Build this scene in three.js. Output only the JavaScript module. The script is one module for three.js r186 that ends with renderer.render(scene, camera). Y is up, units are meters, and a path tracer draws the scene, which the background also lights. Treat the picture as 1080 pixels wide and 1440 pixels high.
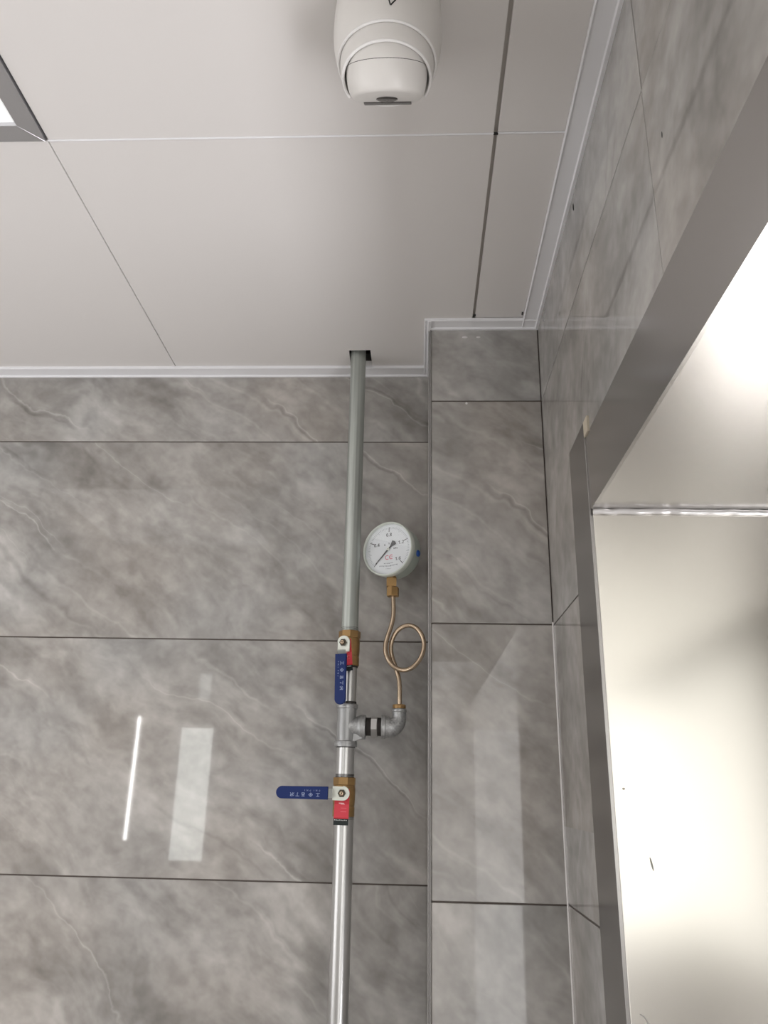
import * as THREE from 'three';
import { RoundedBoxGeometry } from 'three/addons/geometries/RoundedBoxGeometry.js';
import { mergeGeometries } from 'three/addons/utils/BufferGeometryUtils.js';
import { RectAreaLightUniformsLib } from 'three/addons/lights/RectAreaLightUniformsLib.js';

// ---------------------------------------------------------------- camera, light, exposure
RectAreaLightUniformsLib.init();
const scene = new THREE.Scene();
const EYE = 1.743, CEIL = 2.553;
const camera = new THREE.PerspectiveCamera(2 * Math.atan(720 / 1098) * 180 / Math.PI, 0.75, 0.02, 50);
camera.position.set(0, EYE, 0);
camera.quaternion.setFromRotationMatrix(new THREE.Matrix4().makeBasis(
  new THREE.Vector3(0.99901827, 0.02023849, -0.03940688),
  new THREE.Vector3(-0.005768, 0.9413963, 0.33725322),
  new THREE.Vector3(0.04392298, -0.33669483, 0.94058884)));
const renderer = new THREE.WebGLRenderer({ antialias: true });
renderer.toneMapping = THREE.LinearToneMapping;
renderer.toneMappingExposure = 1.04;
renderer.shadowMap.enabled = true;
scene.background = new THREE.Color(0, 0, 0);

// frosted windows: radiance of the light in front of each pane and of the pane itself
const LIGHT = {
  left: { area: 1.05, glow: 0.45, color: [1.0, 0.99, 1.0] },
  front: { area: 4.5, glow: 1.6, color: [0.95, 1.0, 0.96] },
  small: { area: 1.6, glow: 0.8, color: [0.95, 1.0, 0.96] },
  slit: { area: 22, glow: 14, color: [1, 1, 0.98] },
  hall: { area: 1.1, glow: 0.3, color: [1.0, 0.985, 0.92] },
  bright: { area: 0.7, glow: 0.25, color: [1.0, 0.985, 0.93] },
  passage: { area: 2.3, glow: 1.0, color: [1.0, 0.99, 0.98] },
  side: { area: 1.15, glow: 0.55, color: [1.0, 0.99, 0.98] },
  low: { area: 8.6, glow: 2, color: [1.0, 0.99, 1.02] },
  panel: { area: 0.35, glow: 0.36 },
};

// ---------------------------------------------------------------- helpers
const used = new Map();
function numbered(name) {
  const n = used.get(name) ?? 0; used.set(name, n + 1);
  return n ? `${name}_${String(n).padStart(3, '0')}` : name;
}
function mesh(name, geometry, material, parent = scene) {
  const m = new THREE.Mesh(geometry, material);
  m.name = parent === scene ? numbered(name) : name;
  m.castShadow = m.receiveShadow = true;
  if (parent !== scene) { let k = 0; for (const c of parent.children) if (c.userData.kin === name) k++; m.userData.kin = name; if (k) m.name = `${name}_${String(k).padStart(3, '0')}`; }
  parent.add(m);
  return m;
}
function thing(name, label, category, [x, y, z] = [0, 0, 0], group) {
  const o = new THREE.Group(); o.name = numbered(name); o.position.set(x, y, z);
  o.userData = { label, category }; if (group) o.userData.group = group;
  scene.add(o); return o;
}
function structure(o) { o.userData.kind = 'structure'; return o; }
function shell(name) { const g = new THREE.Group(); g.name = name; scene.add(g); return structure(g); }
const box = (w, h, d, x = 0, y = 0, z = 0) => new THREE.BoxGeometry(w, h, d).translate(x, y, z);
const span = (x0, x1, y0, y1, z0, z1) => box(x1 - x0, y1 - y0, z1 - z0, (x0 + x1) / 2, (y0 + y1) / 2, (z0 + z1) / 2);
const rbox = (w, h, d, r, x = 0, y = 0, z = 0, s = 2) => new RoundedBoxGeometry(w, h, d, s, r).translate(x, y, z);
const rspan = (x0, x1, y0, y1, z0, z1, r = 0.001) => rbox(x1 - x0, y1 - y0, z1 - z0, r, (x0 + x1) / 2, (y0 + y1) / 2, (z0 + z1) / 2);
const lathe = (pts, seg = 48, from = 0, sweep = Math.PI * 2) => new THREE.LatheGeometry(pts.map(([r, y]) => new THREE.Vector2(r, y)), seg, from, sweep);
const merge = (list) => mergeGeometries(list.map((g) => { const q = g.index ? g.toNonIndexed() : g; for (const k of Object.keys(q.attributes)) if (!['position', 'normal', 'uv'].includes(k)) q.deleteAttribute(k); return q; }));
function prism(n, r, h, bevel = 0.0008, rot = 0) {          // a faceted nut along y, centred, across-corner radius r
  const s = new THREE.Shape();
  for (let i = 0; i < n; i++) { const a = rot + i / n * 2 * Math.PI; s[i ? 'lineTo' : 'moveTo'](Math.cos(a) * (r - bevel), Math.sin(a) * (r - bevel)); }
  s.closePath();
  return new THREE.ExtrudeGeometry(s, { depth: h - 2 * bevel, bevelThickness: bevel, bevelSize: bevel, bevelSegments: 2 }).translate(0, 0, -(h - 2 * bevel) / 2).rotateX(-Math.PI / 2);
}
function tube(points, r, seg = 80, radial = 16) {
  return new THREE.TubeGeometry(new THREE.CatmullRomCurve3(points.map((p) => new THREE.Vector3(...p)), false, 'centripetal'), seg, r, radial, false);
}
function thread(r, h, pitch, depth = 0.0008, seg = 40) {    // ridges of a pipe thread along y, from 0 up to h
  const pts = [[0.001, 0]]; const n = Math.max(1, Math.round(h / pitch));
  for (let i = 0; i < n; i++) { const y = i * h / n; pts.push([r - depth, y], [r, y + h / n * 0.5], [r - depth, y + h / n * 0.96]); }
  pts.push([0.001, h]);
  return lathe(pts, seg);
}

// seeded noise
function rng(seed) { let s = seed >>> 0; return () => { s = (s + 0x6d2b79f5) | 0; let t = Math.imul(s ^ (s >>> 15), 1 | s); t = (t + Math.imul(t ^ (t >>> 7), 61 | t)) ^ t; return ((t ^ (t >>> 14)) >>> 0) / 4294967296; }; }
function hash(x, y, s) { let h = Math.imul(x, 374761393) + Math.imul(y, 668265263) + Math.imul(s, 1274126177); h = Math.imul(h ^ (h >>> 13), 1274126177); return ((h ^ (h >>> 16)) >>> 0) / 4294967296; }
function noise(x, y, s) {
  const xi = Math.floor(x), yi = Math.floor(y), fx = x - xi, fy = y - yi;
  const u = fx * fx * fx * (fx * (fx * 6 - 15) + 10), v = fy * fy * fy * (fy * (fy * 6 - 15) + 10);
  const a = hash(xi, yi, s), b = hash(xi + 1, yi, s), c = hash(xi, yi + 1, s), d = hash(xi + 1, yi + 1, s);
  return (a + (b - a) * u + (c - a) * v + (a - b - c + d) * u * v) * 2 - 1;
}
function fbm(x, y, s, n = 4) { let a = 0.5, t = 0; for (let i = 0; i < n; i++) { t += a * noise(x, y, s + i * 17); x = x * 2.03 + 3.1; y = y * 2.03 + 1.7; a *= 0.5; } return t; }
function dataTexture(w, h, fn, srgb = true) {
  const d = new Uint8Array(w * h * 4);
  for (let y = 0; y < h; y++) for (let x = 0; x < w; x++) { const c = fn(x, y); const i = (y * w + x) * 4; d[i] = c[0]; d[i + 1] = c[1]; d[i + 2] = c[2]; d[i + 3] = 255; }
  const t = new THREE.DataTexture(d, w, h); t.magFilter = THREE.LinearFilter; t.wrapS = t.wrapT = THREE.RepeatWrapping;
  if (srgb) t.colorSpace = THREE.SRGBColorSpace; t.needsUpdate = true; return t;
}
const clamp = (x, a, b) => Math.min(b, Math.max(a, x));
const smooth = (a, b, x) => { const t = clamp((x - a) / (b - a), 0, 1); return t * t * (3 - 2 * t); };

// grey stone-look porcelain, 1.2 m x 0.6 m per texture: clouds and veins that run down to the right (or steeper)
const MW = 1.2, MH = 0.6;
function marble(seed, angle, tone = 0, veins = 1, drift = 1, flow = 1) {
  const ca = Math.cos(angle), sa = Math.sin(angle);
  return dataTexture(1280, 640, (px, py) => {
    let x = px / 1280 * MW, y = py / 640 * MH;
    const wx = fbm(x * 5, y * 5, seed, 5) * 0.045, wy = fbm(x * 5 + 9, y * 5 + 5, seed + 3, 5) * 0.045;
    const X = x + wx, Y = y + wy, s = X * ca + Y * sa, t = -X * sa + Y * ca;
    let v = 0.5 + 0.34 * fbm(s * 2.2, t * 8 * flow, seed + 11, 4) + 0.38 * fbm(s * 9, t * 22 * flow, seed + 23, 6) + 0.17 * fbm(x * 60, y * 60, seed + 31, 3);
    // soft dark drifts
    const dr = 1 - Math.abs(noise(s * 1.1, t * 5.5, seed + 41)); v -= 0.30 * drift * smooth(0.86, 1, dr) * smooth(-0.2, 0.5, noise(s * 2, t * 2, seed + 43));
    // thin jagged light veins with a dark crack beside them, broken up along their length
    const jag = fbm(x * 38, y * 38, seed + 55, 4) * 0.06;
    const n1 = noise(s * 1.5 + 4, t * 7.5, seed + 51) + jag, m1 = smooth(0.12, 0.6, noise(s * 4.2, t * 3.5, seed + 53));
    v += veins * 0.32 * smooth(0.028, 0, Math.abs(n1)) * m1; v -= veins * 0.26 * smooth(0.05, 0, Math.abs(n1 + 0.07)) * m1 * smooth(-0.2, 0.5, noise(s * 9, t * 9, seed + 57)); v -= veins * 0.10 * smooth(0.2, 0.02, n1 < 0 ? -n1 : 1) * m1;
    const n2 = noise(s * 2.4 + 14, t * 15 + 3, seed + 61) + jag * 1.4, m2 = smooth(0.0, 0.6, noise(s * 5, t * 4, seed + 63));
    v += veins * 0.24 * smooth(0.06, 0, Math.abs(n2)) * m2; v += veins * 0.12 * smooth(0.35, 0, Math.abs(n2)) * m2;
    const n3 = noise(s * 3 + 24, t * 24 + 13, seed + 81) + jag * 2; v += 0.13 * smooth(0.22, 0, Math.abs(n3)) * smooth(-0.1, 0.5, noise(s * 4, t * 6, seed + 83)); v -= 0.14 * smooth(0.2, 0, Math.abs(n3 - 0.45)) * smooth(0, 0.5, noise(s * 4 + 3, t * 6, seed + 85));
    v += 0.24 * fbm(s * 34, t * 62 * flow, seed + 91, 3);
    const hue = fbm(x * 5, y * 5, seed + 71, 2) * 6;
    const g = 160 + tone + (v - 0.5) * 66;
    return [clamp(g + 3.5 + hue * 0.6, 0, 255), clamp(g, 0, 255), clamp(g - 4.5 - hue * 0.5, 0, 255)];
  });
}
const rock = [marble(101, -0.62), marble(202, -0.56), marble(303, -0.66), marble(404, -0.6, -2)];
const rockSide = [marble(505, 1.05, 5, 0.3, 0.2, 0.45), marble(606, 1.12, 3, 0.3, 0.2, 0.45)];

// ---------------------------------------------------------------- materials
const std = (o) => new THREE.MeshStandardMaterial(o);
const phys = (o) => new THREE.MeshPhysicalMaterial(o);
const rgb = (r, g, b) => new THREE.Color().setRGB(r, g, b);
const tileMat = (map) => phys({ map, roughness: 0.03, metalness: 0, ior: 1.5 });
const tileBack = rock.map(tileMat), tileSide = rockSide.map(tileMat);
const grout = std({ color: 0x5a524d, roughness: 0.9 });
const plaster = std({ color: rgb(0.62, 0.6, 0.57), roughness: 0.9 });
const panelPaint = std({ color: rgb(0.78, 0.755, 0.735), roughness: 0.42 });
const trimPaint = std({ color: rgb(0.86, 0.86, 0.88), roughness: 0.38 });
const caulk = std({ color: rgb(0.74, 0.72, 0.71), roughness: 0.5 });
const darkVoid = std({ color: rgb(0.03, 0.03, 0.03), roughness: 0.95 });
const grime = dataTexture(512, 512, (x, y) => { const v = 150 + 55 * fbm(x / 40, y / 160, 900, 4) + 12 * noise(x / 3, y / 3, 907); return [v, v, v]; }, false);
const brushed = (seed, base, amp) => dataTexture(256, 256, (x, y) => { const v = base + amp * noise(x / 90, y * 0.9, seed) + amp * 0.6 * fbm(x / 60, y / 60, seed + 5, 3); return [v, v, v]; }, false);
const brushMap = brushed(31, 120, 6);
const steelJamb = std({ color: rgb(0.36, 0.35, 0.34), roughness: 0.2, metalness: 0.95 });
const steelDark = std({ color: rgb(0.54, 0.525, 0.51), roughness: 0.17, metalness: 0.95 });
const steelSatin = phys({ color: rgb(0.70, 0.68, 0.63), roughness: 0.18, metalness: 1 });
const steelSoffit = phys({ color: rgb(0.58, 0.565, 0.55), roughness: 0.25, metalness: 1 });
const spangle = dataTexture(256, 256, (x, y) => { const v = 205 + 32 * fbm(x / 9, y / 14, 77, 3) + 16 * fbm(x / 40, y / 90, 78, 2); return [v, v + 2, v]; });
const galv = std({ color: rgb(0.76, 0.79, 0.76), map: spangle, roughness: 0.4, metalness: 0.65 });
const galvShiny = std({ color: rgb(0.56, 0.56, 0.55), roughness: 0.29, metalness: 0.9 });
const castMap = dataTexture(256, 256, (x, y) => { const v = 200 + 34 * fbm(x / 14, y / 14, 177, 4); return [v, v, v]; });
const cast = std({ color: rgb(0.66, 0.67, 0.67), map: castMap, roughness: 0.4, metalness: 0.7 });
const brassMap = dataTexture(256, 256, (x, y) => { const v = 205 + 34 * fbm(x / 20, y / 20, 277, 4); return [v, v, v]; });
const brass = std({ color: rgb(0.58, 0.36, 0.15), map: brassMap, roughness: 0.4, metalness: 0.7 });
const brassTube = std({ color: rgb(0.52, 0.41, 0.30), roughness: 0.24, metalness: 1 });
const thrSeal = std({ color: rgb(0.025, 0.021, 0.018), roughness: 0.8 });
const zincPlate = std({ color: rgb(0.80, 0.83, 0.76), roughness: 0.35, metalness: 0.55 });
const nutSteel = std({ color: rgb(0.10, 0.09, 0.07), roughness: 0.35, metalness: 0.9 });
const blueVinyl = phys({ color: rgb(0.008, 0.024, 0.125), roughness: 0.5, specularIntensity: 0.6 });
const whiteInk = std({ color: rgb(0.42, 0.50, 0.70), roughness: 0.6 });
const whitePlastic = phys({ color: rgb(0.78, 0.76, 0.73), roughness: 0.36 });
const whiteRim = phys({ color: rgb(0.9, 0.89, 0.88), roughness: 0.3 });
const darkLens = phys({ color: rgb(0.06, 0.055, 0.05), roughness: 0.25 });
const blackInk = std({ color: rgb(0.012, 0.012, 0.012), roughness: 0.5 });
const gaugePaint = phys({ color: rgb(0.42, 0.47, 0.42), roughness: 0.35, clearcoat: 0.3 });
const gaugeGlass = phys({ color: 0xffffff, roughness: 0.02, transmission: 1, thickness: 0, ior: 1.45 });
const bluePlug = std({ color: rgb(0.02, 0.09, 0.38), roughness: 0.5 });
const alu = std({ color: rgb(0.62, 0.62, 0.64), roughness: 0.32, metalness: 0.9 });
const floorMat = std({ color: rgb(0.42, 0.40, 0.38), roughness: 0.5 });
const paintSide = std({ color: rgb(0.56, 0.54, 0.52), roughness: 0.55 });
const glow = (c, k) => std({ color: rgb(0.8, 0.8, 0.8), emissive: rgb(...c), emissiveIntensity: k, roughness: 0.6 });

// ---------------------------------------------------------------- the room
const ZB = -1.419, ZC = -1.2465, XC = 0.0213, XW = 0.2169, XL = -2.0, ZF = 2.2, XI = 0.64, XH = 1.3;   // wall planes
const H = (y) => y + EYE;                                            // height above the eye -> height above the floor
const ROWS = [0, 0.398, 0.798, 1.198, 1.598, 2.0, 2.399, CEIL + 0.05];
const OPEN_TOP = H(0.338), HEAD_TOP = H(0.4365), JAMB0 = -1.03, JAMB1 = -0.935;

structure(mesh('floor', span(XL - 0.2, XH + 0.2, -0.1, 0, ZB - 0.4, ZF + 0.2), floorMat));
structure(mesh('wall_left', merge([span(XL - 0.15, XL, 0, 2.9, ZB - 0.3, -0.95), span(XL - 0.15, XL, 0, 2.9, 0.65, ZF + 0.15), span(XL - 0.15, XL, 0, 0.95, -0.95, 0.65), span(XL - 0.15, XL, 2.4, 2.9, -0.95, 0.65)]), plaster));
structure(mesh('wall_front', span(XL - 0.15, XH + 0.15, 0, 2.9, ZF, ZF + 0.15), paintSide));
structure(mesh('wall_hall_side', span(XH, XH + 0.15, 0, 2.9, ZB - 0.3, ZF + 0.15), std({ color: rgb(0.40, 0.375, 0.34), roughness: 0.8 })));
structure(mesh('wall_hall_back', span(XI, XH + 0.15, 0, 2.9, ZB - 0.3, ZB), plaster));

// tiles: sets uv in metres on the wall plane from local x (along) and y (up)
function tileUv(g, du, dv) {
  const p = g.attributes.position, uv = new Float32Array(p.count * 2);
  for (let i = 0; i < p.count; i++) { uv[2 * i] = (p.getX(i) + du) / MW; uv[2 * i + 1] = (p.getY(i) + dv) / MH; }
  g.setAttribute('uv', new THREE.BufferAttribute(uv, 2)); return g;
}
const rand = rng(7);
const GAP = 0.0011, TH = 0.009;
// a tile in the plane facing local +z, its front at z = 0
function tileGeometry(w, h, du, dv) { return tileUv(new RoundedBoxGeometry(w - 2 * GAP, h - 2 * GAP, TH, 2, 0.0009).translate(0, 0, -TH / 2), du, dv); }
function layTiles(parent, along, rows, put, mats, pick) {
  for (let r = 0; r + 1 < rows.length; r++) for (let c = 0; c + 1 < along.length; c++) {
    const a0 = along[c], a1 = along[c + 1], y0 = rows[r], y1 = rows[r + 1];
    const k = pick(r, c), m = mesh('tile', tileGeometry(a1 - a0, y1 - y0, (a1 - a0) / 2 + 0.005 + k.u * Math.max(0, MW - 0.01 - a1 + a0), (y1 - y0) / 2 + 0.005 + k.v * Math.max(0, MH - 0.01 - y1 + y0)), mats[k.m], parent);
    put(m, (a0 + a1) / 2, (y0 + y1) / 2);
    m.rotateX((rand() - 0.5) * 0.0022); m.rotateY((rand() - 0.5) * 0.0022);
  }
}
// back wall
const wallBack = structure(mesh('wall_back', span(XL - 0.15, XI, 0, 2.9, ZB - 0.3, ZB - 0.0016), grout));
layTiles(wallBack, [-1.94, -0.94, XC - 0.001], ROWS, (m, a, y) => m.position.set(a, y, ZB), tileBack, (r, c) => ({ m: (r * 1 + c) % 4, u: (0.37 * r + c * 0.3) % 1, v: (0.43 * r + 0.2) % 1 }));
// boxed-in column in the corner
const column = structure(mesh('column', span(XC + 0.0016, XI, 0, 2.9, ZB, ZC - 0.0016), grout));
layTiles(column, [XC, XW], [0, 0.398, 0.798, 1.196, 1.595, 1.9995, 2.4, CEIL + 0.05], (m, a, y) => m.position.set(a, y, ZC), tileBack, (r) => ({ m: (r + 2) % 4, u: (0.31 * r + 0.1) % 1, v: (0.57 * r) % 1 }));
layTiles(column, [ZB, ZC - 0.003], [0, 0.398, 0.798, 1.196, 1.595, 1.9995, 2.4, CEIL + 0.05], (m, a, y) => { m.position.set(XC, y, a); m.rotation.y = -Math.PI / 2; }, tileBack, (r) => ({ m: (r + 1) % 4, u: (0.21 * r) % 1, v: (0.4 * r) % 1 }));
for (const [x, s] of [[0.0835, 1], [0.108, 0.75]]) mesh('paint_spot', new THREE.SphereGeometry(0.0042 * s, 12, 8).scale(1.3, 0.55, 0.16).translate(x, H(0.788), ZC), caulk, column);
mesh('paint_spot', new THREE.SphereGeometry(0.002, 10, 8).scale(1, 1.2, 0.2).translate(0.0845, H(0.6525), ZC), caulk, column);
// right wall with the wide opening
const wallRight = structure(mesh('wall_right', merge([span(XW + 0.0016, XI, 0, 2.9, ZC - 0.01, JAMB1 - 0.012), span(XW + 0.0016, XI, OPEN_TOP + 0.012, 2.9, JAMB1 - 0.012, ZF)]), grout));
const putRight = (m, a, y) => { m.position.set(XW, y, -a); m.rotation.y = -Math.PI / 2; };
// 'along' runs towards the far corner here: a = -z
const sidePick = (r, c) => ({ m: (r + c) % 2, u: (0.2 + 0.37 * r + 0.4 * c) % 1, v: (0.23 * r + 0.1 * c) % 1 });
const flip = (m, a, y) => { m.position.set(XW, y, a); m.rotation.y = -Math.PI / 2; };
layTiles(wallRight, [ZC, -0.5935, 0.2065, 1.0065, ZF], [2.398, CEIL + 0.05], flip, tileSide, sidePick);
layTiles(wallRight, [-0.5935, 0.2065, 1.0065, ZF], [HEAD_TOP, 2.398], flip, tileSide, (r, c) => sidePick(r + 1, c));
layTiles(wallRight, [ZC, JAMB0 + 0.004], [0, 0.398, 0.798, 1.196, 1.596], flip, tileSide, (r, c) => sidePick(r + 3, c));
{ // one tile cut round the corner of the opening
  const s = new THREE.Shape(), g = GAP, top = 2.398, bot = 1.9985;
  s.moveTo(ZC + g, 1.5965 + g); s.lineTo(JAMB0 + 0.004, 1.5965 + g); s.lineTo(JAMB0 + 0.004, bot - g); s.lineTo(ZC + g, bot - g); s.closePath();
  const t = new THREE.Shape(); t.moveTo(ZC + g, bot + g); t.lineTo(JAMB0 + 0.004, bot + g); t.lineTo(JAMB0 + 0.004, H(0.459)); t.lineTo(-0.93, H(0.459)); t.lineTo(-0.93, HEAD_TOP); t.lineTo(-0.5935 - g, HEAD_TOP); t.lineTo(-0.5935 - g, top - g); t.lineTo(ZC + g, top - g); t.closePath();
  for (const [sh, du, dv, mi] of [[s, 1.6, 0.2, 1], [t, 1.3, -0.05, 0]]) {
    const geo = tileUv(new THREE.ExtrudeGeometry(sh, { depth: TH - 0.0012, bevelThickness: 0.0006, bevelSize: 0.0006, bevelOffset: -0.0006, bevelSegments: 2 }).translate(0, 0, -TH + 0.0006), du, dv - 1.9);
    const m = mesh('tile', geo, tileSide[mi], wallRight); m.rotation.y = -Math.PI / 2; m.position.x = XW;
  }
}
mesh('pinhole', new THREE.SphereGeometry(0.0016, 10, 8).scale(0.2, 2.2, 1).translate(XW - 0.0003, H(0.56), -0.555), darkVoid, wallRight);
mesh('chip', new THREE.SphereGeometry(0.002, 10, 8).scale(0.3, 3, 1).translate(XW - 0.0003, H(0.784), -0.905), darkVoid, wallRight);

// ceiling: a slab high above and metal panels hung below it, with open joints
const ceiling = structure(mesh('ceiling', span(XL - 0.15, XH + 0.15, 2.8, 2.95, ZB - 0.3, ZF + 0.15), darkVoid));
const HOLE = [-0.1378, -0.0945, -1.387, -1.3275];
function ceilingPanel(x0, x1, z0, z1, gl = 0.0009, gr = 0.0009, drop = 0, hole) {
  let g;
  if (hole) {
    const s = new THREE.Shape(); s.moveTo(x0 + gl, -z1 + 0.0009); s.lineTo(x1 - gr, -z1 + 0.0009); s.lineTo(x1 - gr, -z0 - 0.0009); s.lineTo(x0 + gl, -z0 - 0.0009); s.closePath();
    const p = new THREE.Path(); p.moveTo(hole[0], -hole[3]); p.lineTo(hole[0], -hole[2]); p.lineTo(hole[1], -hole[2]); p.lineTo(hole[1] - 0.001, -hole[3] - 0.001); p.closePath(); s.holes.push(p);
    g = new THREE.ExtrudeGeometry(s, { depth: 0.012, bevelEnabled: false }).rotateX(-Math.PI / 2).translate(0, CEIL + drop, 0);
  } else g = rspan(x0 + gl, x1 - gr, CEIL + drop, CEIL + drop + 0.012, z0 + 0.0009, z1 - 0.0009, 0.0012);
  return mesh('ceiling_panel', g, panelPaint, ceiling);
}
const PX = [-1.9985, -1.698, -1.098, -0.498, 0.098], PZ = [-1.397, -0.797, -0.197, 0.403, 1.003, 1.603, ZF];
for (let i = 0; i < PX.length - 1; i++) for (let j = 0; j < PZ.length - 1; j++) {
  if (i === 2 && j === 1) continue;                                  // the lamp's cell
  const hole = i === 3 && j === 0 ? HOLE : null;
  ceilingPanel(PX[i], PX[i + 1], j ? PZ[j] : PZ[j] - 0.012, PZ[j + 1], 0.0009, i === 3 ? 0.0025 : 0.0009, (rand() - 0.5) * 0.0012, hole);
}
for (let j = 0; j < PZ.length - 1; j++) ceilingPanel(0.098, 0.2065, j ? PZ[j] : -1.237, PZ[j + 1], 0.0025, 0.001, 0.0015);
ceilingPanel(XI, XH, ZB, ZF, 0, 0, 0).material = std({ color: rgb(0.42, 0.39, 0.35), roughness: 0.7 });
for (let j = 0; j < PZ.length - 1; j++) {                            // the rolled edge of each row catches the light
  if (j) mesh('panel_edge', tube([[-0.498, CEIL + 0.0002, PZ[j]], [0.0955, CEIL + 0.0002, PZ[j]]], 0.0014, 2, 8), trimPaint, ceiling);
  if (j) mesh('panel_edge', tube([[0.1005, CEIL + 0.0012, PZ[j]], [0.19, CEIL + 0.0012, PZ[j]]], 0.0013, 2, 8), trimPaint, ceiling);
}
mesh('joint_clip', box(0.006, 0.003, 0.002, 0.098, CEIL + 0.0003, -0.797), darkVoid, ceiling);
mesh('joint_clip', box(0.0055, 0.003, 0.002, 0.0985, CEIL - 0.0004, -1.2085), darkVoid, ceiling);
mesh('joint_clip', box(0.002, 0.003, 0.006, 0.1838, CEIL - 0.0005, -1.204).rotateY(0), darkVoid, ceiling);

mesh('joint_strip', box(0.008, 0.002, ZF + 1.24, 0.098, CEIL + 0.0085, (ZF - 1.24) / 2), std({ color: rgb(0.5, 0.47, 0.43), roughness: 0.6 }), ceiling);

// stepped edge trims under the panels: profile (out from the wall, down) swept along
function edgeTrim(name, len, out) {
  const s = new THREE.Shape(); s.moveTo(0, 0.02); s.lineTo(0, -0.0075); s.lineTo(0.0045, -0.0078); s.lineTo(0.006, -0.0045); s.lineTo(out - 0.004, -0.0035); s.lineTo(out - 0.0015, -0.0055); s.lineTo(out, -0.004); s.lineTo(out, 0.0002); s.lineTo(0.006, 0.0002); s.lineTo(0.006, 0.02); s.closePath();
  const m = structure(mesh(name, new THREE.ExtrudeGeometry(s, { depth: len, bevelEnabled: false }), trimPaint));
  return m;
}
const tr1 = edgeTrim('trim_1', XC - XL, 0.034); tr1.rotation.y = -Math.PI / 2; tr1.position.set(XC, CEIL, ZB);
const tr2 = edgeTrim('trim_2', XW - XC, 0.029); tr2.rotation.y = -Math.PI / 2; tr2.position.set(XW, CEIL, ZC);
const tr3 = edgeTrim('trim_3', ZF - ZC, 0.030); tr3.scale.x = -1; tr3.position.set(XW, CEIL, ZC);
const tr4 = edgeTrim('trim_4', ZC - ZB + 0.028, 0.012); tr4.scale.x = -1; tr4.position.set(XC, CEIL, ZB);
// metal bead on the column's outer corner and the sealed inner corner
structure(mesh('trim_5', merge([tube([[XC - 0.001, 0, ZC + 0.0004], [XC - 0.001, CEIL - 0.006, ZC + 0.0004]], 0.0013, 2, 10), tube([[XC - 0.0035, 0, ZC - 0.003], [XC - 0.0035, CEIL - 0.006, ZC - 0.003]], 0.0012, 2, 8)]), std({ color: rgb(0.34, 0.33, 0.32), roughness: 0.4, metalness: 0.4 })));
structure(mesh('trim_6', tube([[XW - 0.0006, 0, ZC + 0.0006], [XW - 0.0006, H(0.26), ZC + 0.0006]], 0.0016, 2, 8), caulk));
mesh('caulk_corner', new THREE.SphereGeometry(0.009, 14, 10).scale(0.55, 0.9, 0.4).translate(XC - 0.004, CEIL - 0.008, ZB + 0.004), caulk, scene.getObjectByName('trim_1'));

// the opening: casings, reveal and soffit
const door = shell('door_1');
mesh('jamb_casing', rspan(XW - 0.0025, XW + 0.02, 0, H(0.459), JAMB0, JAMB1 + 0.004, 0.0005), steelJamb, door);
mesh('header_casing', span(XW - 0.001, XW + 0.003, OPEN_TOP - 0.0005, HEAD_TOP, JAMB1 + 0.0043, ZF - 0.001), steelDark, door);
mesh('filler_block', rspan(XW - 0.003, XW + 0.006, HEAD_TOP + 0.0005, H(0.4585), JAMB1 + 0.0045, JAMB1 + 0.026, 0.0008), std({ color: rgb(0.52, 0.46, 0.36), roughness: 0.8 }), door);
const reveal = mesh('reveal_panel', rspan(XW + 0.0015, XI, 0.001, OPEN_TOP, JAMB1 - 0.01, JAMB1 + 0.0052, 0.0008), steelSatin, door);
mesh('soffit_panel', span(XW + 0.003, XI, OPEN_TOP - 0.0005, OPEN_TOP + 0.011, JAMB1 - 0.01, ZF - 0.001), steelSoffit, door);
{ // irregular sealant bead where soffit and reveal meet
  const pts = [], q = rng(12);
  for (let i = 0; i <= 40; i++) pts.push([XW + 0.001 + i / 40 * (XI - XW - 0.001), OPEN_TOP - 0.0035 + (q() - 0.5) * 0.0014, JAMB1 + 0.008 + (q() - 0.5) * 0.001]);
  mesh('sealant_bead', tube(pts, 0.0038, 160, 10), phys({ color: rgb(0.46, 0.45, 0.44), roughness: 0.22, metalness: 0.3 }), door);
}
mesh('scuff', new THREE.SphereGeometry(0.001, 10, 8).scale(1, 7, 0.15).rotateZ(0.2).translate(0.2532, H(-0.068), JAMB1 + 0.0053), std({ color: rgb(0.2, 0.2, 0.17), roughness: 0.7 }), door);
mesh('scuff', new THREE.SphereGeometry(0.0016, 10, 8).scale(1, 0.8, 0.15).translate(0.2296, H(0.008), JAMB1 + 0.0053), std({ color: rgb(0.35, 0.33, 0.28), roughness: 0.7 }), door);
mesh('scuff', tube([[0.2285, H(-0.2085), JAMB1 + 0.0055], [0.2325, H(-0.211), JAMB1 + 0.0055], [0.236, H(-0.218), JAMB1 + 0.0055], [0.237, H(-0.232), JAMB1 + 0.0055]], 0.0007, 20, 6), std({ color: rgb(0.3, 0.29, 0.27), roughness: 0.7 }), door);

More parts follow.
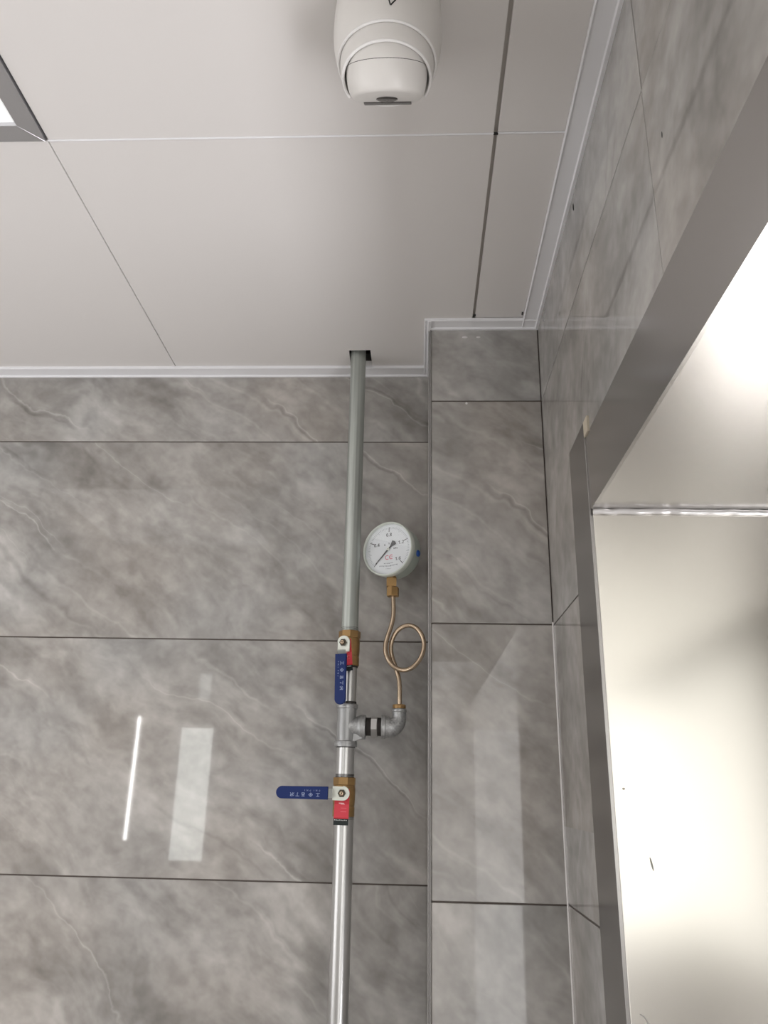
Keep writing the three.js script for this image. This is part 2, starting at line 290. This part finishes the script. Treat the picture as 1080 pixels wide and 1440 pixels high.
// frosted windows: frame, pane, and a light the size of the pane just in front of it
function frosted(name, cx, cy, cz, w, h, yaw, L, framed = true) {
  const g = shell(name); g.position.set(cx, cy, cz); g.rotation.y = yaw;
  const f = Math.min(0.04, w * 0.4);
  if (framed && w > 0.1) mesh('window_frame', merge([box(w + 2 * f, f, 0.03, 0, h / 2 + f / 2, 0.005), box(w + 2 * f, f, 0.03, 0, -h / 2 - f / 2, 0.005), box(f, h, 0.03, -w / 2 - f / 2, 0, 0.005), box(f, h, 0.03, w / 2 + f / 2, 0, 0.005)]), alu, g);
  mesh('pane', box(w, h, 0.006, 0, 0, 0.004), glow(L.color, L.glow), g);
  const l = new THREE.RectAreaLight(rgb(...L.color), L.area, w, h); l.position.set(0, 0, 0.012); l.lookAt(new THREE.Vector3(0, 0, 1)); l.rotation.set(0, Math.PI, 0);
  g.add(l);
}
frosted('window_1', XL - 0.03, 1.675, -0.15, 1.5, 1.37, Math.PI / 2, LIGHT.left);
frosted('window_2', -1.365, 1.715, ZF - 0.008, 0.20, 0.76, Math.PI, LIGHT.front);
frosted('window_3', -1.745, 1.80, ZF - 0.008, 0.014, 0.72, Math.PI, LIGHT.slit);
frosted('window_4', 1.01, 1.68, ZF - 0.008, 0.52, 1.08, Math.PI, LIGHT.hall);
frosted('window_5', 0.4475, 1.37, ZF - 0.008, 0.255, 2.2, Math.PI, LIGHT.passage, false);
frosted('window_6', XH - 0.008, 0.48, 0.05, 1.9, 0.83, -Math.PI / 2, LIGHT.low);
frosted('window_8', XH - 0.008, 1.74, 1.62, 1.0, 1.15, -Math.PI / 2, LIGHT.bright);
frosted('window_9', 0.195, 1.37, ZF - 0.008, 0.249, 2.2, Math.PI, LIGHT.side, false);
frosted('window_7', -1.345, 2.353, ZF - 0.008, 0.075, 0.16, Math.PI, LIGHT.small);

// ---------------------------------------------------------------- lamps
{ // square lamp panel in the ceiling grid
  const t = thing('ceiling_light', 'square white panel light in silver frame set into the ceiling', 'ceiling light', [-0.798, CEIL, -0.497]);
  const s = 0.2985, f = 0.027, y = -0.002;
  const bar = (rot) => { const sh = new THREE.Shape(); sh.moveTo(-s, -s); sh.lineTo(s, -s); sh.lineTo(s - f, -s + f); sh.lineTo(-s + f, -s + f); sh.closePath(); return new THREE.ExtrudeGeometry(sh, { depth: 0.006, bevelThickness: 0.001, bevelSize: 0.0008, bevelOffset: -0.0008, bevelSegments: 2 }).rotateX(Math.PI / 2).rotateY(rot).translate(0, y + 0.006, 0); };
  for (let k = 0; k < 4; k++) mesh('frame_bar', bar(k * Math.PI / 2), alu, t);
  mesh('diffuser', rbox(2 * (s - f), 0.004, 2 * (s - f), 0.001, 0, 0.004, 0), glow([1, 1, 0.98], LIGHT.panel.glow), t);
  mesh('housing', box(2 * s - 0.01, 0.03, 2 * s - 0.01, 0, 0.024, 0), alu, t);
  const l = new THREE.RectAreaLight(0xffffff, LIGHT.panel.area, 0.54, 0.54); l.position.set(0, -0.004, 0); l.rotation.x = -Math.PI / 2; t.add(l);
}
// ---------------------------------------------------------------- turret detector on the ceiling
{
  const t = thing('ceiling_detector', 'white round turret detector with nested rims hanging from the ceiling', 'detector', [-0.036, CEIL, -0.623]);
  const shellR = [[0.056, 0], [0.0575, -0.004], [0.0585, -0.02], [0.0587, -0.042], [0.0575, -0.058], [0.0552, -0.071], [0.0530, -0.0795]];
  mesh('mounting_base', lathe([[0.001, 0], ...shellR, [0.0505, -0.0805], [0.0505, -0.072]], 72), whitePlastic, t);
  mesh('outer_rim', new THREE.TorusGeometry(0.0517, 0.0015, 12, 96).rotateX(Math.PI / 2).translate(0, -0.0806, 0), whiteRim, t);
  mesh('collar', lathe([[0.0502, -0.073], [0.0500, -0.083], [0.0488, -0.093], [0.0470, -0.1005], [0.0452, -0.101], [0.0450, -0.092]], 72, -2.05, 4.1), whitePlastic, t);
  mesh('inner_rim', new THREE.TorusGeometry(0.0462, 0.0016, 12, 96, 4.1).rotateZ(Math.PI / 2 - 2.05).rotateX(Math.PI / 2).translate(0, -0.1010, 0), whiteRim, t);
  // the eyeball: its axis (local -y) points down and towards the back wall
  const eye = new THREE.Group(); eye.name = 'eyeball'; eye.position.set(0, -0.0965, 0); eye.rotation.x = Math.PI / 2 - 53.5 * Math.PI / 180; t.add(eye);
  mesh('lens_cup', lathe([[0.001, -0.0215], [0.0335, -0.0215], [0.0368, -0.0205], [0.0392, -0.0178], [0.0414, -0.011], [0.0426, -0.003], [0.0430, 0.006], [0.0424, 0.014], [0.039, 0.022], [0.032, 0.030], [0.022, 0.037], [0.001, 0.042]], 72), whitePlastic, eye);
  mesh('seam', new THREE.TorusGeometry(0.0427, 0.00035, 6, 96).rotateX(Math.PI / 2).translate(0, 0.0075, 0), darkLens, eye);
  mesh('lens', lathe([[0.001, -0.0230], [0.009, -0.0230], [0.0115, -0.0220], [0.0115, -0.0195], [0.001, -0.0195]], 40), darkLens, eye);
  mesh('indicator_slot', rbox(0.052, 0.0015, 0.012, 0.0007, 0, -0.0217, -0.0205), darkLens, eye);
  const radius = (y) => { for (let i = 0; i + 1 < shellR.length; i++) if (y <= shellR[i][1] && y >= shellR[i + 1][1]) { const k = (y - shellR[i][1]) / (shellR[i + 1][1] - shellR[i][1]); return shellR[i][0] + k * (shellR[i + 1][0] - shellR[i][0]); } return 0.055; };
  const on = (x, y) => [x, y, Math.sqrt(radius(y) ** 2 - x * x)];
  const stroke = (x0, y0, x1, y1) => tube([0, 0.25, 0.5, 0.75, 1].map((k) => on(x0 + (x1 - x0) * k, y0 + (y1 - y0) * k)), 0.00075, 16, 6);
  mesh('printed_mark', merge([stroke(0.0050, -0.0655, 0.0018, -0.053), stroke(0.0050, -0.0655, 0.0148, -0.053)]), blackInk, t);
}

// ---------------------------------------------------------------- the test pipe in front of the back wall
const ZP = -1.349, PXU = -0.1182;
const along = (g, a, b) => { // puts geometry built along +y from 0..len so that it runs a -> b
  const A = new THREE.Vector3(...a), B = new THREE.Vector3(...b);
  const q = new THREE.Quaternion().setFromUnitVectors(new THREE.Vector3(0, 1, 0), B.clone().sub(A).normalize());
  return g.applyQuaternion(q).translate(...a);
};
const pipeGeo = (r, len, wall = 0.003) => lathe([[r - wall, 0], [r - 0.0006, 0], [r, 0.0006], [r, len - 0.0006], [r - 0.0006, len], [r - wall, len], [r - wall, 0]], 48);

{
  const top = 2.79, bot = 2.003, len = top - bot;
  const t = thing('pipe', 'long matte galvanised pipe rising from the upper valve through the ceiling hole', 'pipe', [PXU, bot, ZP]);
  mesh('pipe_tube', along(pipeGeo(0.01475, len), [0, 0, 0], [-0.0028, len, 0]), galv, t);
  mesh('pipe_thread', thread(0.0150, 0.006, 0.0018).translate(0, 0.002, 0), thrSeal, t);
}
// ball valve: local origin at the stem's axis, y up the pipe, +z out of the wall
function lever(t) {
  const g = new THREE.Group(); g.name = 'lever'; t.add(g);
  const s = new THREE.Shape(); s.moveTo(-0.0102, -0.0150); s.lineTo(-0.0102, 0.004); s.absarc(0, 0.001, 0.0108, Math.PI, 0, true); s.lineTo(0.0102, -0.0150); s.closePath();
  const plate = new THREE.ExtrudeGeometry(s, { depth: 0.0016, bevelThickness: 0.0004, bevelSize: 0.0004, bevelSegments: 1 });
  const neck = box(0.0140, 0.0160, 0.0022).rotateX(0.85).translate(0, -0.0190, 0.0065);
  mesh('lever_plate', merge([plate, neck]), zincPlate, g);
  const v = new THREE.Shape(); v.moveTo(-0.0098, -0.0208); v.lineTo(-0.0094, -0.0945); v.absarc(0, -0.0945, 0.0094, Math.PI, 2 * Math.PI, false); v.lineTo(0.0098, -0.0208); v.closePath();
  mesh('lever_sleeve', new THREE.ExtrudeGeometry(v, { depth: 0.0036, bevelThickness: 0.0014, bevelSize: 0.0012, bevelOffset: -0.0012, bevelSegments: 3, curveSegments: 16 }).translate(0, 0, 0.0105), blueVinyl, g);
  // raised lettering along the sleeve: a name in strokes and a small line beneath, tops towards +x
  const q = [], line = (a0, b0, a1, b1, w = 0.0005) => { const dx = b1 - b0, dy = -(a1 - a0), l = Math.hypot(dx, dy); q.push(box(l, w, 0.0005).rotateZ(Math.atan2(dy, dx)).translate((b0 + b1) / 2, -(a0 + a1) / 2, 0.0157)); };
  const glyph = (a, segs, b = 0.0002, k = 1) => { for (const [u0, v0, u1, v1] of segs) line(a + u0 * 0.0062 * k, b + v0 * 0.0056 * k, a + u1 * 0.0062 * k, b + v1 * 0.0056 * k, 0.00055 * k); };
  glyph(0.0335, [[0.1, 0.9, 0.9, 0.9], [0.5, 0.9, 0.5, 0.1], [0, 0.1, 1, 0.1]]);
  glyph(0.0450, [[0.5, 1, 1, 0.5], [1, 0.5, 0.5, 0], [0.5, 0, 0, 0.5], [0, 0.5, 0.5, 1], [0.3, 0.5, 0.7, 0.5], [0.5, 0.8, 0.5, 0.2]]);
  glyph(0.0570, [[0.1, 0.9, 0.9, 0.9], [0.1, 0.6, 0.9, 0.6], [0.5, 1, 0.5, 0.4], [0.15, 0.35, 0.85, 0.35], [0.15, 0.35, 0.15, 0], [0.85, 0.35, 0.85, 0], [0.15, 0.02, 0.85, 0.02]]);
  glyph(0.0660, [[0, 0.9, 1, 0.9], [0.55, 0.9, 0.55, 0.05], [0.55, 0.05, 0.35, 0.1]]);
  glyph(0.0745, [[0.05, 0.9, 0.2, 0.7], [0, 0.5, 0.2, 0.4], [0.05, 0, 0.25, 0.3], [0.35, 0.9, 0.95, 0.9], [0.35, 0.55, 0.95, 0.55], [0.95, 0.9, 0.95, 0.55], [0.45, 0.9, 0.4, 0], [0.65, 0.55, 1, 0]]);
  for (let i = 0; i < 6; i++) glyph(0.0335 + i * 0.0042 + (i > 2 ? 0.002 : 0), [[[0.1, 0, 0.1, 1], [0.1, 1, 0.8, 0.6]], [[0.1, 0, 0.1, 1], [0.8, 0, 0.8, 1], [0.1, 0.9, 0.8, 0.1]], [[0.5, 0, 0.5, 1]]][i % 3].map((e) => e), -0.0046, 0.42);
  mesh('raised_lettering', merge(q), whiteInk, g);
  return g;
}
function ballValve(label, y, yaw, turn, stemY) {
  const t = thing('ball_valve', label, 'valve', [PXU, y, ZP], null); t.rotation.y = yaw;
  // body along y around the origin: octagon ends, waist, round middle
  const top = 0.0245, bot = -0.0355;
  mesh('valve_body', lathe([[0.0135, bot], [0.0172, bot], [0.0178, bot + 0.0008], [0.0178, -0.021], [0.0170, -0.0195], [0.0176, -0.018], [0.0182, -0.008], [0.0182, 0.006], [0.0176, 0.0115], [0.0170, 0.0125], [0.0170, 0.0128]], 64), brass, t);
  mesh('end_nut', prism(8, 0.0188, top - 0.0125, 0.0008, Math.PI / 8).translate(0, (top + 0.0125) / 2, 0), brass, t);
  mesh('stem_boss', lathe([[0.0095, 0.010], [0.0095, 0.0215], [0.0085, 0.0225], [0.0062, 0.0225], [0.0062, 0.028], [0.001, 0.028]].reverse(), 32).rotateX(Math.PI / 2), brass, t);
  const lv = lever(t); lv.position.set(0, 0, 0.0275); lv.rotation.z = turn;
  const n = mesh('stem_nut', prism(6, 0.0063, 0.004, 0.0005).rotateX(Math.PI / 2).translate(0, 0, 0.0318), nutSteel, t);
  mesh('stem_bolt', merge([thread(0.0034, 0.0035, 0.0009).rotateX(Math.PI / 2).translate(0, 0, 0.0335)]), brassTube, t);
  return t;
}
const v1 = ballValve('upper brass ball valve with its blue lever hanging down along the pipe', 1.9795, -0.26, 0.02);
const v2 = ballValve('lower brass ball valve with its blue lever turned out to the left', 1.7385, -0.03, -Math.PI / 2);
// red paper tags hung round the stems
function tagThing(label, [x, y, z], yaw, roll) {
  const t = thing('valve_tag', label, 'tag', [x, y, z]); t.rotation.y = yaw; t.rotation.z = roll;
  const w = 0.0236, c = document.createElement('canvas'); c.width = 180; c.height = 330; const g = c.getContext('2d');
  g.fillStyle = '#c92f3c'; g.fillRect(0, 0, 180, 330); g.fillStyle = '#d8404e'; g.fillRect(0, 140, 180, 120);
  g.fillStyle = '#5c0f16'; g.fillRect(52, 74, 20, 30); g.fillRect(84, 70, 26, 34); g.fillStyle = '#a32530'; g.fillRect(20, 104, 140, 4);
  g.fillStyle = '#eec3c3'; g.font = 'bold 22px sans-serif'; g.fillRect(54, 126, 62, 10); g.fillRect(78, 134, 48, 7); g.fillStyle = '#e98a90'; g.fillRect(80, 172, 70, 3); g.fillRect(80, 206, 70, 3);
  g.fillStyle = '#101c1c'; g.fillRect(0, 272, 180, 58); g.fillStyle = '#d9dcda'; for (let i = 0; i < 8; i++) g.fillRect(8 + i * 20, 280 + (i % 3), 14, 7);
  const tx = new THREE.CanvasTexture(c); tx.colorSpace = THREE.SRGBColorSpace;
  const sh = new THREE.Shape(); sh.moveTo(-w / 2, -0.0475); sh.lineTo(w / 2, -0.0475); sh.lineTo(w / 2, 0.0065); sh.lineTo(-w / 2, 0.0065); sh.closePath();
  const hole = new THREE.Path(); hole.absarc(0, 0, 0.0064, 0, 2 * Math.PI, true); sh.holes.push(hole);
  const geo = new THREE.ExtrudeGeometry(sh, { depth: 0.0006, bevelEnabled: false, curveSegments: 24 });
  const p = geo.attributes.position, uv = geo.attributes.uv;
  for (let i = 0; i < p.count; i++) uv.setXY(i, (p.getX(i) + w / 2) / w, (p.getY(i) + 0.0475) / 0.054);
  mesh('tag_card', geo, std({ map: tx, roughness: 0.55 }), t);
  return t;
}
const onStem = (v, d) => { const o = new THREE.Vector3(0, 0, d).applyAxisAngle(new THREE.Vector3(0, 1, 0), v.rotation.y); return [v.position.x + o.x, v.position.y, v.position.z + o.z]; };
tagThing('red tag half hidden behind the hanging lever of the upper valve', onStem(v1, 0.0236), -0.26, 0.10);
tagThing('red tag with black lower strip hanging in front of the lower valve', onStem(v2, 0.0236), -0.03, -0.02);

{ // short nipple between upper valve and tee
  const t = thing('pipe_nipple', 'short galvanised nipple behind the hanging blue lever, above the tee', 'pipe nipple', [-0.1150, 1.874, ZP]);
  mesh('nipple_tube', pipeGeo(0.0118, 0.074), galvShiny, t);
  mesh('nipple_thread', thread(0.0126, 0.007, 0.0016).translate(0, 0.0035, 0), thrSeal, t);
  mesh('nipple_thread', thread(0.0128, 0.006, 0.0016).translate(0, 0.067, 0), thrSeal, t);
}
{ // cast tee with its branch to the right
  const t = thing('pipe_tee', 'cast galvanised tee with banded ends between the two valves', 'pipe fitting', [-0.1183, 1.8435, ZP]);
  const run = lathe([[0.012, -0.0325], [0.0182, -0.0325], [0.0188, -0.0317], [0.0188, -0.0245], [0.0180, -0.0235], [0.0160, -0.0225], [0.0160, 0.0285], [0.0176, 0.0295], [0.0186, 0.030], [0.0186, 0.0357], [0.018, 0.0365], [0.012, 0.0365]], 56);
  mesh('tee_run', run, cast, t);
  mesh('tee_branch', lathe([[0.0150, 0.0], [0.0158, 0.012], [0.0168, 0.018], [0.0188, 0.0225], [0.0197, 0.0233], [0.0200, 0.024], [0.0200, 0.0315], [0.0194, 0.0325], [0.012, 0.0325]], 56).rotateZ(-Math.PI / 2), cast, t);
  const web = new THREE.Shape(); web.moveTo(0.012, -0.024); web.lineTo(0.028, -0.0185); web.lineTo(0.014, -0.006); web.closePath();
  mesh('tee_rib', new THREE.ExtrudeGeometry(web, { depth: 0.003, bevelThickness: 0.001, bevelSize: 0.001, bevelSegments: 2 }).translate(0, 0, 0.0072), cast, t);
}
{ // hexagon nipple between tee and elbow
  const t = thing('hex_nipple', 'galvanised hexagon nipple with dark sealed threads between tee and elbow', 'pipe fitting', [-0.0715, 1.8442, ZP]);
  mesh('hexagon', prism(6, 0.0172, 0.0105, 0.001, 0.22).rotateZ(Math.PI / 2), galvShiny, t);
  mesh('nipple_thread', thread(0.0150, 0.009, 0.0016).rotateZ(Math.PI / 2).translate(-0.005, 0, 0), thrSeal, t);
  mesh('nipple_thread', thread(0.0150, 0.009, 0.0016).rotateZ(-Math.PI / 2).translate(0.005, 0, 0), thrSeal, t);
}
{ // reducing elbow turning up
  const t = thing('pipe_elbow', 'cast galvanised elbow turning up under the coiled brass tube', 'pipe fitting', [-0.0303, 1.8445, ZP]);
  const path = [], rad = [], N = 26;
  for (let i = 0; i <= N; i++) { // swept bend with changing radius
    const k = i / N; let p;
    if (k < 0.25) p = [-0.0225 + (k / 0.25) * 0.0065, 0];
    else if (k < 0.8) { const a = (k - 0.25) / 0.55 * Math.PI / 2; p = [-0.016 + 0.016 * Math.sin(a), 0.016 - 0.016 * Math.cos(a)]; }
    else p = [0, 0.016 + (k - 0.8) / 0.2 * 0.0085];
    path.push(p); rad.push(0.0172 + (0.0117 - 0.0172) * smooth(0.2, 0.85, k));
  }
  const pos = [], idx = [], M = 40;
  for (let i = 0; i <= N; i++) {
    const a = path[Math.max(0, i - 1)], b = path[Math.min(N, i + 1)], l = Math.hypot(b[0] - a[0], b[1] - a[1]), tx = (b[0] - a[0]) / l, ty = (b[1] - a[1]) / l;
    for (let j = 0; j <= M; j++) { const w = j / M * 2 * Math.PI; pos.push(path[i][0] - ty * Math.cos(w) * rad[i], path[i][1] + tx * Math.cos(w) * rad[i], Math.sin(w) * rad[i]); }
  }
  for (let i = 0; i < N; i++) for (let j = 0; j < M; j++) { const a = i * (M + 1) + j, b = a + M + 1; idx.push(a, a + 1, b, b, a + 1, b + 1); }
  const g = new THREE.BufferGeometry(); g.setAttribute('position', new THREE.Float32BufferAttribute(pos, 3));
  g.setAttribute('uv', new THREE.Float32BufferAttribute(pos.filter((_, i) => i % 3 !== 2).map((x) => x * 20), 2)); g.setIndex(idx); g.computeVertexNormals();
  mesh('elbow_bend', g, cast, t);
  mesh('elbow_collar', lathe([[0.012, 0], [0.0185, 0], [0.0191, 0.0006], [0.0191, 0.0062], [0.0185, 0.007], [0.0172, 0.0074]], 48).rotateZ(-Math.PI / 2).translate(-0.0292, 0, 0), cast, t);
  mesh('elbow_collar', lathe([[0.0112, 0.0235], [0.0122, 0.0242], [0.0126, 0.025], [0.0126, 0.0285], [0.0122, 0.0292], [0.006, 0.0292]], 40), cast, t);
  // cast letters on the bend
  const q = []; const bar = (x0, y0, x1, y1) => { const l = Math.hypot(x1 - x0, y1 - y0); q.push(rbox(l + 0.0008, 0.0009, 0.0012, 0.0003).rotateZ(Math.atan2(y1 - y0, x1 - x0)).translate((x0 + x1) / 2, (y0 + y1) / 2, 0.0150)); };
  const X = -0.0085, Y = 0.0055;
  bar(X - 0.001, Y + 0.002, X - 0.004, Y + 0.002); bar(X - 0.004, Y + 0.002, X - 0.004, Y); bar(X - 0.004, Y, X - 0.001, Y - 0.0003); bar(X - 0.001, Y - 0.0003, X - 0.001, Y - 0.0025); bar(X - 0.001, Y - 0.0025, X - 0.004, Y - 0.0025);
  bar(X + 0.001, Y + 0.002, X + 0.005, Y + 0.002); bar(X + 0.003, Y + 0.002, X + 0.003, Y - 0.0025);
  mesh('cast_letters', merge(q), cast, t);
}
{ // coiled siphon tube under the gauge
  const t = thing('siphon_tube', 'thin coiled brass siphon tube between the elbow and the gauge', 'tube', [-0.0303, 1.8737, ZP]);
  const ox = -0.0303, oy = 1.8737;
  const path = [[-0.0300, 1.8765, -0.002], [-0.0299, 1.895, -0.002], [-0.0303, 1.913, -0.003], [-0.0325, 1.928, -0.0045], [-0.0375, 1.944, -0.0055], [-0.0435, 1.960, -0.006], [-0.0462, 1.975, -0.0055], [-0.0445, 1.990, -0.005], [-0.0375, 2.0045, -0.004], [-0.0270, 2.0135, -0.003],
    [-0.0150, 2.0165, -0.0015], [-0.0030, 2.012, 0], [0.0065, 2.0005, 0.001], [0.0110, 1.985, 0.002], [0.0085, 1.967, 0.003], [0.0005, 1.952, 0.004], [-0.0110, 1.9415, 0.005], [-0.0240, 1.938, 0.0055], [-0.0370, 1.9415, 0.006],
    [-0.0480, 1.952, 0.006], [-0.0545, 1.967, 0.0055], [-0.0550, 1.982, 0.005], [-0.0515, 1.997, 0.004], [-0.0465, 2.013, 0.002], [-0.0433, 2.028, 0.001], [-0.0425, 2.043, 0], [-0.0430, 2.056, 0], [-0.0437, 2.0720, 0]];
  mesh('coil', tube(path.map(([x, y, z]) => [x - ox, y - oy, z]), 0.0040, 260, 18), brassTube, t);
  mesh('gland', lathe([[0.004, 0.0005], [0.0106, 0.0005], [0.0112, 0.0012], [0.0112, 0.0062], [0.0104, 0.0072], [0.004, 0.0074]], 40), brass, t);
  mesh('gland_thread', thread(0.0098, 0.0022, 0.0011).translate(0, -0.0016, 0), thrSeal, t);
  mesh('union_nut', prism(6, 0.0112, 0.0165, 0.001, 0.35).translate(-0.0442 - ox, 2.0755 - oy, 0), brass, t);
}
{ // pressure gauge, turned a little to the left
  const t = thing('pressure_gauge', 'round pressure gauge with white dial on top of the coiled brass tube', 'gauge', [-0.0470, 2.151, ZP]);
  t.rotation.y = -0.46;
  const R = 0.0495;
  // case along +z: back plate, side wall, bezel
  mesh('case', lathe([[0.001, -0.0225], [R - 0.006, -0.0225], [R - 0.002, -0.0205], [R - 0.0008, -0.016], [R - 0.0008, 0.010], [R - 0.0022, 0.010], [R - 0.0022, -0.010], [0.001, -0.010]], 96).rotateX(Math.PI / 2), gaugePaint, t);
  mesh('bezel', lathe([[R - 0.0026, 0.012], [R - 0.0008, 0.006], [R + 0.0006, 0.0075], [R + 0.0011, 0.013], [R + 0.0005, 0.0180], [R - 0.0006, 0.0198], [R - 0.0020, 0.0192], [R - 0.0029, 0.0170], [R - 0.0026, 0.012]], 96).rotateX(Math.PI / 2), phys({ color: rgb(0.62, 0.66, 0.60), roughness: 0.3, clearcoat: 0.4 }), t);
  const c = document.createElement('canvas'); c.width = c.height = 768; const g = c.getContext('2d'), C = 384;
  g.fillStyle = '#d9dde0'; g.fillRect(0, 0, 768, 768);
  g.lineCap = 'butt'; g.strokeStyle = '#5a6066';
  for (let i = 0; i <= 64; i++) { const a = (225 - 270 * i / 64) * Math.PI / 180, big = i % 16 === 0, mid = i % 8 === 0, r0 = big ? 268 : mid ? 292 : 312; g.lineWidth = big ? 11 : 4; g.strokeStyle = big ? '#16191d' : '#5c656d'; g.beginPath(); g.moveTo(C + Math.cos(a) * r0, C - Math.sin(a) * r0); g.lineTo(C + Math.cos(a) * 340, C - Math.sin(a) * 340); g.stroke(); }
  g.fillStyle = '#1c2026'; g.textAlign = 'center'; g.textBaseline = 'middle'; g.font = 'bold 70px sans-serif';
  for (const [s, v] of [['0', 0], ['0.4', 4], ['0.8', 8], ['1.2', 12], ['1.6', 16]]) { const a = (225 - 270 * v / 16) * Math.PI / 180; if (v) g.fillText(s, C + Math.cos(a) * 218, C - Math.sin(a) * 222); }
  g.font = 'bold 34px sans-serif'; g.fillText('MPa', C + 112, C - 6);
  g.font = 'bold 40px sans-serif'; g.fillText('K', C - 66, C - 74); g.fillText('Y', C + 4, C - 86);
  g.strokeStyle = '#c04a62'; g.lineWidth = 11; g.beginPath(); g.arc(C - 22, C + 122, 30, 0.9, 5.4); g.stroke(); g.beginPath(); g.arc(C + 44, C + 120, 30, 0.9, 5.4); g.stroke(); g.lineWidth = 8; g.beginPath(); g.moveTo(C + 18, C + 120); g.lineTo(C + 62, C + 120); g.stroke();
  g.fillStyle = '#6a7078'; const q = rng(5);
  for (const [y, w, h] of [[210, 150, 14], [248, 300, 18], [292, 90, 10]]) for (let x = -w / 2; x < w / 2; x += 17) g.fillRect(C + x, C + y - Math.abs(x) * 0.09, 6 + q() * 9, h * (0.5 + q() * 0.5));
  const tx = new THREE.CanvasTexture(c); tx.colorSpace = THREE.SRGBColorSpace;
  const dg = new THREE.CylinderGeometry(R - 0.0026, R - 0.0026, 0.001, 96).rotateX(Math.PI / 2).translate(0, 0, 0.0120), dp = dg.attributes.position;
  for (let i = 0; i < dp.count; i++) dg.attributes.uv.setXY(i, dp.getX(i) / (2 * (R - 0.0026)) + 0.5, dp.getY(i) / (2 * (R - 0.0026)) + 0.5);
  mesh('dial', dg, std({ map: tx, roughness: 0.6 }), t);
  const needle = new THREE.Shape(); needle.moveTo(-0.0006, 0.036); needle.lineTo(0.0006, 0.036); needle.lineTo(0.0013, 0.0); needle.lineTo(0.0012, -0.006); needle.lineTo(0.0052, -0.0165); needle.lineTo(0, -0.0185); needle.lineTo(-0.0052, -0.0165); needle.lineTo(-0.0012, -0.006); needle.lineTo(-0.0013, 0); needle.closePath();
  mesh('needle', new THREE.ExtrudeGeometry(needle, { depth: 0.0006, bevelEnabled: false }).rotateZ(Math.PI * 0.75).translate(0, 0, 0.0138), blackInk, t);
  mesh('needle_hub', lathe([[0.001, 0], [0.0026, 0], [0.0026, 0.0035], [0.0018, 0.004], [0.001, 0.004]], 24).rotateX(Math.PI / 2).translate(0, 0, 0.0122), zincPlate, t);
  mesh('glass', new THREE.CylinderGeometry(R - 0.0026, R - 0.0026, 0.0010, 96).rotateX(Math.PI / 2).translate(0, 0, 0.0172), gaugeGlass, t);
  mesh('vent_plug', new THREE.SphereGeometry(0.0062, 20, 14).scale(0.55, 1, 1).translate(R - 0.0012, -0.008, -0.008), bluePlug, t);
  const st = mesh('stem', merge([prism(4, 0.0118, 0.016, 0.0012, Math.PI / 4 + 0.5).translate(0, -0.0585, 0), lathe([[0.0075, -0.07], [0.0085, -0.066], [0.0085, -0.048]], 24)]), brass, t);
}
{ // shiny nipple between tee and lower valve
  const t = thing('pipe_nipple', 'bright short galvanised nipple between the tee and the lower valve', 'pipe nipple', [-0.1180, 1.758, ZP]);
  mesh('nipple_tube', pipeGeo(0.0150, 0.062), galvShiny, t);
  mesh('nipple_thread', thread(0.0156, 0.006, 0.0016).translate(0, 0.0045, 0), thrSeal, t);
  mesh('nipple_thread', thread(0.0156, 0.0022, 0.0011).translate(0, 0.0512, 0), thrSeal, t);
}
{
  const t = thing('pipe', 'shiny galvanised pipe running down to the floor below the lower valve', 'pipe', [-0.1085, 0, ZP]);
  mesh('pipe_tube', along(pipeGeo(0.0157, 1.708), [0, 0, 0], [-0.0082, 1.708, 0]), galvShiny, t);
  mesh('pipe_thread', thread(0.0160, 0.004, 0.0016).translate(-0.0082, 1.699, 0), thrSeal, t);
}

renderer.render(scene, camera);
